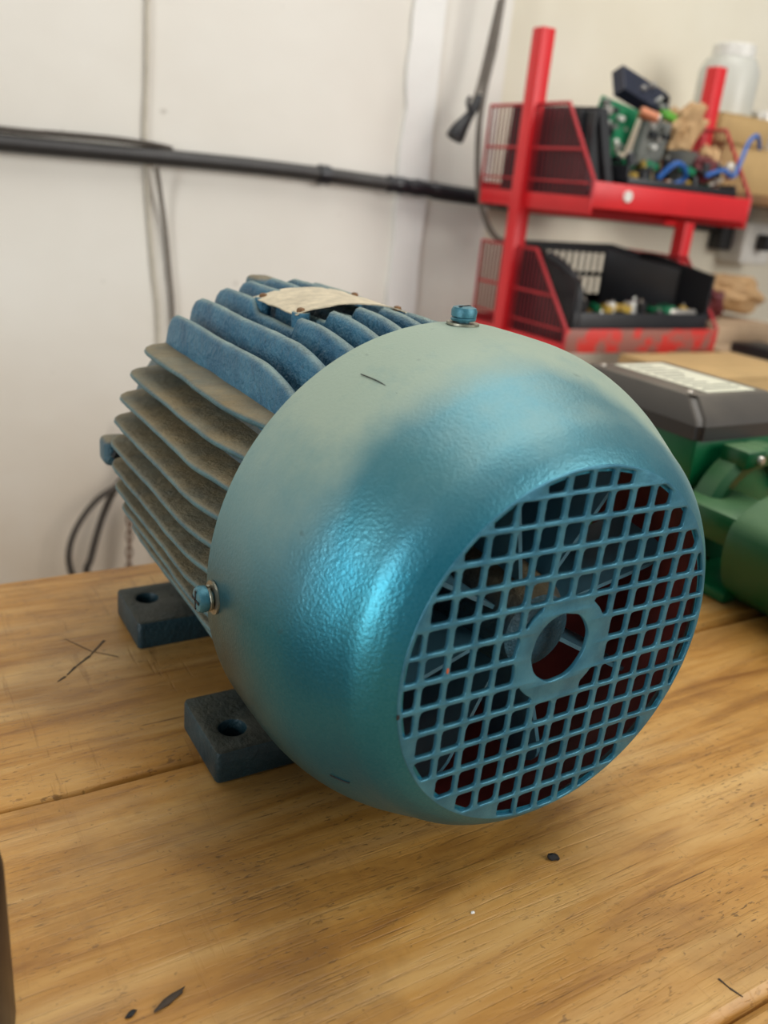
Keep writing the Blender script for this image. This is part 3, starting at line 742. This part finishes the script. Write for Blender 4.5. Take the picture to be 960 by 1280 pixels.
# circuit board, inverter module etc.
def pcb(name, c, s, rot, label, mat, cat, parts=9):
    r = empty(name, c); tag(r, label, cat)
    R_ = Matrix.Translation(c) @ rot.to_4x4()
    bm = bmesh.new(); box(bm, [-x/2 for x in s], [x/2 for x in s], .0008, 1); bmesh.ops.transform(bm, matrix=R_, verts=bm.verts)
    link('board', bm, mat, r)
    rnd = random.Random(len(label))
    for k in range(parts):
        a = rnd.uniform(-.4, .4)*s[0]; b = rnd.uniform(-.4, .4)*s[2]; h = rnd.uniform(.004, .012); d = rnd.uniform(.003, .008)
        bm = bmesh.new()
        if k % 3: box(bm, (a-d, -s[1]/2-h, b-d*.7), (a+d, -s[1]/2, b+d*.7), .0006, 1)
        else: lathe(bm, [(-s[1]/2-h, d*.7), (-s[1]/2, d*.7)], (a, 0, b), 'Y', 12)
        bmesh.ops.transform(bm, matrix=R_, verts=bm.verts)
        link('component', bm, ('silver', 'black_plastic', 'grey_board', 'white')[k % 4], r)
    return r
pcb('circuit_board', (.800, .86, .392), (.078, .003, .062), eul(.15, .18, -.1), 'bright green circuit board leaning against the black bin in the upper tray', 'pcb', 'circuit board')
pcb('circuit_board', (.788, .835, .352), (.028, .003, .065), eul(.1, -.12, .3), 'narrow green board strip upright between bin and grey module', 'pcb', 'circuit board', 4)
pcb('power_module', (.888, .90, .446), (.118, .022, .042), eul(-.5, .22, .05), 'dark navy power module lying on top of the upper heap', 'navy', 'module', 5)
pcb('grey_module', (.855, .83, .372), (.052, .016, .066), eul(.1, .10, 0), 'grey rectangular module in the middle of the upper heap', 'grey_board', 'module', 6)
pcb('circuit_board', (.93, .87, .375), (.085, .008, .035), eul(.5, .12, .1), 'dark board with silver capacitors right of the grey module', 'black_plastic', 'circuit board', 10)
cc = empty('copper_coil', (.835, .80, .405)); tag(cc, 'small copper wound coil with a bright end beside the green board', 'coil')
bm = bmesh.new(); lathe(bm, [(0, .0085), (.028, .0085)], (0, 0, 0), 'X', 20)
bmesh.ops.transform(bm, matrix=Matrix.Translation((.822, .83, .412)) @ eul(0, .25, -.5).to_4x4(), verts=bm.verts); link('winding', bm, 'copper', cc)
bm = bmesh.new(); lathe(bm, [(.028, .0078), (.031, .0078)], (0, 0, 0), 'X', 20)
bmesh.ops.transform(bm, matrix=Matrix.Translation((.822, .83, .412)) @ eul(0, .25, -.5).to_4x4(), verts=bm.verts); link('end_cap', bm, 'silver', cc)
tag(boxo('terminal_strip', (.905, .858, .412), (.935, .872, .424), 'lime', None, .002, eul(0, .2, .1)), 'bright lime green terminal strip on the upper heap', 'connector')
def crumple(name, c, s, mat, seed, label, cat, rot=(0, 0, 0), amp=.5, sub=3):
    bm = bmesh.new(); bmesh.ops.create_icosphere(bm, subdivisions=sub, radius=1)
    for v_ in bm.verts:
        k = 1+amp*noise.noise(v_.co*1.9+Vector((seed, 0, 0)))+amp*.3*noise.noise(v_.co*5+Vector((seed, 3, 0)))
        v_.co = Vector((v_.co.x*s[0]*k, v_.co.y*s[1]*k, v_.co.z*s[2]*k))
    bmesh.ops.transform(bm, matrix=Matrix.Translation(c) @ eul(*rot).to_4x4(), verts=bm.verts)
    return tag(link(name, bm, mat, None, False), label, cat)
crumple('crumpled_paper', (.955, .86, .400), (.030, .025, .045), 'paper', 3, 'crumpled brown kraft paper poking up at the right of the heap', 'paper', (0, .5, 0), .7)
crumple('crumpled_paper', (.998, .83, .352), (.018, .018, .030), 'paper', 9, 'second crumple of brown paper nearer the tray end', 'paper', (0, -.3, 0), .6)
crumple('cloth_rag', (.972, .82, .345), (.020, .02, .020), 'maroon', 5, 'dark red rag under the brown paper', 'rag')
latheo_ = latheo('lamp_reflector', [(0, .006), (.01, .010), (.05, .028), (.052, .029)], (.925, .83, .315), 'grey_board', None, 'Z', 28)
tag(latheo_, 'grey cone shaped lamp reflector in the middle of the upper tray', 'reflector')
tag(tubeo('blue_wire', [(.96, .80, .334), (.985, .79, .345), (1.005, .785, .338), (1.02, .79, .352), (1.045, .80, .392), (1.075, .81, .405), (1.10, .82, .388)], .0035, 'blue'), 'blue wire curling out over the right end of the upper tray', 'wire')
tag(tubeo('blue_wire', [(.855, .80, .322), (.875, .79, .345), (.90, .792, .340), (.912, .80, .325), (.89, .81, .312)], .004, 'blue'), 'short blue wire coil in the middle of the parts tray', 'wire')
rnd = random.Random(21)
for wk, (wm, wl) in enumerate((('black_rubber', 'black wire tangled across the left half of the parts tray'), ('black_rubber', 'black wire tangled across the right half of the parts tray'), ('yellow', 'yellowish wire lying over the parts in the tray'), ('silver', 'bare tinned wire curled at the right end of the tray'))):
    x = (.80, .93, .83, .96)[wk]; pts = [(x+rnd.uniform(0, .09), rnd.uniform(.80, .90), .322+rnd.uniform(0, .022)) for _ in range(7)]
    tag(tubeo('loose_wire', pts, .0022, wm), wl, 'wire')
lb = empty('indicator_bulb', (1.0, .79, .35)); tag(lb, 'small shiny round bulb beside the blue wire', 'bulb')
latheo('glass', [(0, .003), (.004, .008), (.010, .0095), (.016, .007), (.019, .001)], (1.0, .79, .340), 'silver', lb, 'Z', 16)
latheo('cap', [(-.008, .004), (.001, .004)], (1.0, .79, .340), 'maroon', lb, 'Z', 12)
# heap of loose components
def proto(kind):
    r = empty('loose_component', (0, 0, 0))
    if kind == 0:
        latheo('can', [(0, .0065), (.001, .0075), (.018, .0075), (.019, .0065)], (0, 0, 0), 'black_plastic', r, 'Z', 12); latheo('terminal', [(.019, .002), (.023, .002)], (0, 0, 0), 'silver', r, 'Z', 8)
    elif kind == 1:
        boxo('case', (-.009, -.006, 0), (.009, .006, .012), 'yellow', r, .001); boxo('pin', (-.006, -.001, .012), (-.004, .001, .017), 'silver', r)
    elif kind == 2:
        boxo('case', (-.012, -.008, 0), (.012, .008, .010), 'pcb', r, .001); boxo('chip', (-.006, -.005, .010), (.006, .005, .0125), 'black_plastic', r)
    else:
        latheo('ring', [(0, .004), (0, .009), (.007, .009), (.007, .004)], (0, 0, 0), 'copper', r, 'Z', 16, True); boxo('clip', (-.010, -.002, .001), (.010, .002, .0065), 'silver', r)
    return r
def copytree(o):
    c = o.copy(); COL.objects.link(c)
    for chd in [q for q in bpy.data.objects if q.parent == o]:
        d = chd.copy(); COL.objects.link(d); d.parent = c
    return c
LK = ['small black cylindrical capacitor', 'small yellow boxed component', 'small green circuit module', 'small copper ring component']
ORD = ['first ', 'second ', 'third ', 'fourth ', 'fifth ', 'sixth ', 'seventh ', 'eighth ', 'ninth ', 'tenth ', 'eleventh ', 'twelfth ', 'thirteenth ', 'fourteenth ', 'fifteenth ', 'sixteenth ', 'seventeenth ', 'eighteenth ', 'nineteenth ', 'twentieth ']
def pixel_x(p):
    d = Vector(p)-m.translation; return d.dot(rt)/d.dot(fw)
def heap(n, x0, x1, y0, y1, z0, dz, where, grp, seed):
    rnd = random.Random(seed); ps = [proto(k) for k in range(4)]; first = [True]*4
    cols = 6; placed = []
    for i in range(n):
        k = rnd.choice((0, 1, 2, 3, 0, 2)); 
        o = ps[k] if first[k] else copytree(ps[k]); first[k] = False
        row, colm = divmod(i, cols)
        x = x0+(x1-x0)*(colm+.5+rnd.uniform(-.2, .2))/cols; y = y0+(y1-y0)*((row % 3)+.5+rnd.uniform(-.2, .2))/3
        o.location = (x, y, z0+dz*(row//3)+.001); o.rotation_euler = (rnd.uniform(-.3, .3), rnd.uniform(-.3, .3), rnd.uniform(0, 6.28))
        placed.append((pixel_x(o.location), k, o))
    for k in range(4):      # ordinal from the left, as one sees them
        for q, (_, _, o) in enumerate(sorted([p for p in placed if p[1] == k], key=lambda p: p[0])):
            tag(o, ORD[q]+LK[k]+' from the left in the heap '+where, 'component', grp)
    for k in range(4):
        if first[k]:
            for q in [q for q in bpy.data.objects if q.parent == ps[k]]: bpy.data.objects.remove(q)
            bpy.data.objects.remove(ps[k])
heap(36, .790, 1.015, .80, .86, .3122, .021, 'inside the upper tray', 'loose components in the upper tray', 3)
# lower tray: black crate with slotted back
cr = empty('black_crate', (.875, .88, .0685)); tag(cr, 'black plastic crate with slotted back wall on the lower tray', 'crate')
boxo('bottom', (.722, .792, .0685), (1.028, .968, .100), 'black_plastic', cr)
boxo('front_wall', (.722, .790, .072), (1.030, .794, .118), 'black_plastic', cr, .001)
slots = []
for rw, (za, zb_) in enumerate(((.105, .118), (.126, .156), (.163, .196))):
    for k in range(15):
        x = .738+k*.0155
        if rw == 0 and k > 9: continue
        slots.append([(x, za), (x+.0115, za), (x+.0115, zb_), (x, zb_)])
me = sheet_with_holes([[(.722, .072), (1.026, .072), (1.026, .200), (.95, .213), (.722, .209)]]+slots, .0018, .0004, Matrix.Translation((0, .966, 0)) @ Matrix.Rotation(PI/2, 4, 'X'))
link_me('slotted_back_wall', me, 'black_plastic', cr, False)
bm = bmesh.new(); prism(bm, [(.794, .072), (.966, .072), (.966, .203), (.93, .203), (.794, .182)], 'X', 1.024, 1.030); link('side_wall', bm, 'black_plastic', cr)
bm = bmesh.new(); prism(bm, [(.794, .072), (.966, .072), (.966, .205), (.90, .205), (.794, .165)], 'X', .720, .726); link('side_wall', bm, 'black_plastic', cr)
bm = bmesh.new(); tube(bm, catmull([(.728, .795, .09), (.732, .80, .15), (.722, .83, .182), (.712, .86, .195)], 4), .007, 8); link('carry_handle', bm, 'black_plastic', cr)
quadbox('sloping_divider', [(.905, .930, .085), (1.018, .860, .085), (1.018, .860, .184), (.905, .930, .206), (.905, .935, .085), (1.021, .864, .085), (1.021, .864, .184), (.905, .935, .206)], 'black_plastic', cr)
tag(boxo('white_relay', (.868, .815, .108), (.888, .83, .132), 'white', None, .002), 'white square relay in the lower crate', 'relay')
tag(boxo('white_relay', (.822, .82, .112), (.836, .83, .130), 'white', None, .002), 'smaller white relay left of the square one', 'relay')
tag(boxo('silver_strip', (.945, .80, .110), (1.010, .812, .124), 'silver', None, .003), 'bright silver strip at the right of the lower crate', 'strip')
heap(30, .74, 1.005, .805, .86, .1005, .014, 'inside the lower black crate', 'loose components in the lower crate', 11)

# ------------------------------------------------------------------ back bench, cartons and wall shelf at right
bb = empty('back_bench', (1.3, .95, -.80)); tag(bb, 'low wooden bench against the cream wall right of the rack', 'bench')
boxo('top', (1.12, .66, -.12), (2.3, 1.215, -.09), 'woodlegs', bb, .003)
for x in (1.14, 2.22):
    for y in (.68, 1.15): boxo('leg', (x, y, -.80), (x+.05, y+.05, -.1202), 'woodlegs', bb)
def carton(name, lo, hi, mat, label, flap=True):
    r = empty(name, ((lo[0]+hi[0])/2, (lo[1]+hi[1])/2, lo[2])); tag(r, label, 'box')
    boxo('carton_body', lo, hi, mat, r, .003)
    if flap:
        ym = (lo[1]+hi[1])/2
        boxo('flap', (lo[0]+.001, lo[1]+.001, hi[2]), (hi[0]-.001, ym-.001, hi[2]+.003), mat, r)
        boxo('flap', (lo[0]+.001, ym+.001, hi[2]), (hi[0]-.001, hi[1]-.001, hi[2]+.003), mat, r)
    return r
sb = empty('low_stand', (.92, .68, -.80)); tag(sb, 'low stand behind the bench carrying the wide brown carton', 'stand')
boxo('top', (.78, .56, -.19), (1.11, .76, -.165), 'woodlegs', sb, .003)
for x in (.79, 1.06):
    for y in (.57, .71): boxo('leg', (x, y, -.80), (x+.04, y+.04, -.1902), 'woodlegs', sb)
carton('cardboard_box', (.785, .57, -.1645), (1.045, .745, .060), 'carton', 'wide brown carton directly behind the green pump motor')
carton('cardboard_box', (1.15, .70, -.0895), (1.45, .90, .040), 'carton_grey', 'faded carton at the right edge beside the wide brown one')
carton('cardboard_box', (1.22, .93, -.0895), (1.42, 1.08, .075), 'carton_grey', 'small greyish carton beyond the faded one, under the brown bag')
tag(boxo('black_case', (1.17, .74, .0435), (1.25, .84, .062), 'black_plastic', None, .004), 'flat black case lying on the faded carton', 'case')
tag(boxo('black_case', (1.30, .74, .0435), (1.42, .85, .095), 'navy', None, .006), 'taller dark case on the faded carton at the right edge', 'case')
crumple('paper_bag', (1.37, 1.02, .128), (.09, .05, .038), 'paper', 14, 'crumpled brown paper bag on the small greyish carton', 'bag', (0, .1, 0), .4)
crumple('dark_red_bundle', (1.27, .98, .110), (.022, .022, .028), 'maroon', 2, 'dark red bundle on the carton beside the lower tray', 'bundle')
ws = empty('wall_shelf', (1.4, 1.1, .30)); tag(ws, 'wooden wall shelf holding cartons right of the red rack', 'shelf')
boxo('shelf_board', (1.20, .98, .305), (2.0, 1.2195, .323), 'woodlegs', ws, .002)
for x in (1.3, 1.8): boxo('bracket', (x, 1.0, .285), (x+.02, 1.2195, .305), 'dark', ws)
carton('cardboard_box', (1.215, .99, .3235), (1.50, 1.15, .405), 'carton', 'lower of two tan cartons stacked on the wall shelf')
carton('cardboard_box', (1.190, .985, .4085), (1.335, 1.13, .455), 'carton', 'upper of two tan cartons stacked on the wall shelf')
tg = empty('tin', (1.37, 1.04, .4085)); tag(tg, 'shiny tin standing beside the upper carton on the wall shelf', 'tin')
latheo('body', [(.4085, .027), (.47, .027)], (1.370, 1.04, 0), 'silver', tg, 'Z', 28); latheo('lid', [(.47, .0285), (.478, .0285)], (1.37, 1.04, 0), 'white', tg, 'Z', 28)
jr = empty('plastic_jar', (1.27, 1.06, .4585)); tag(jr, 'large frosted white plastic jar on top of the upper carton', 'jar')
latheo('body', [(.4585, .05), (.462, .056), (.54, .056), (.56, .045), (.562, .035)], (1.27, 1.06, 0), 'jar', jr, 'Z', 36)
latheo('cap', [(.562, .040), (.582, .040), (.584, .037)], (1.27, 1.06, 0), 'white', jr, 'Z', 36)
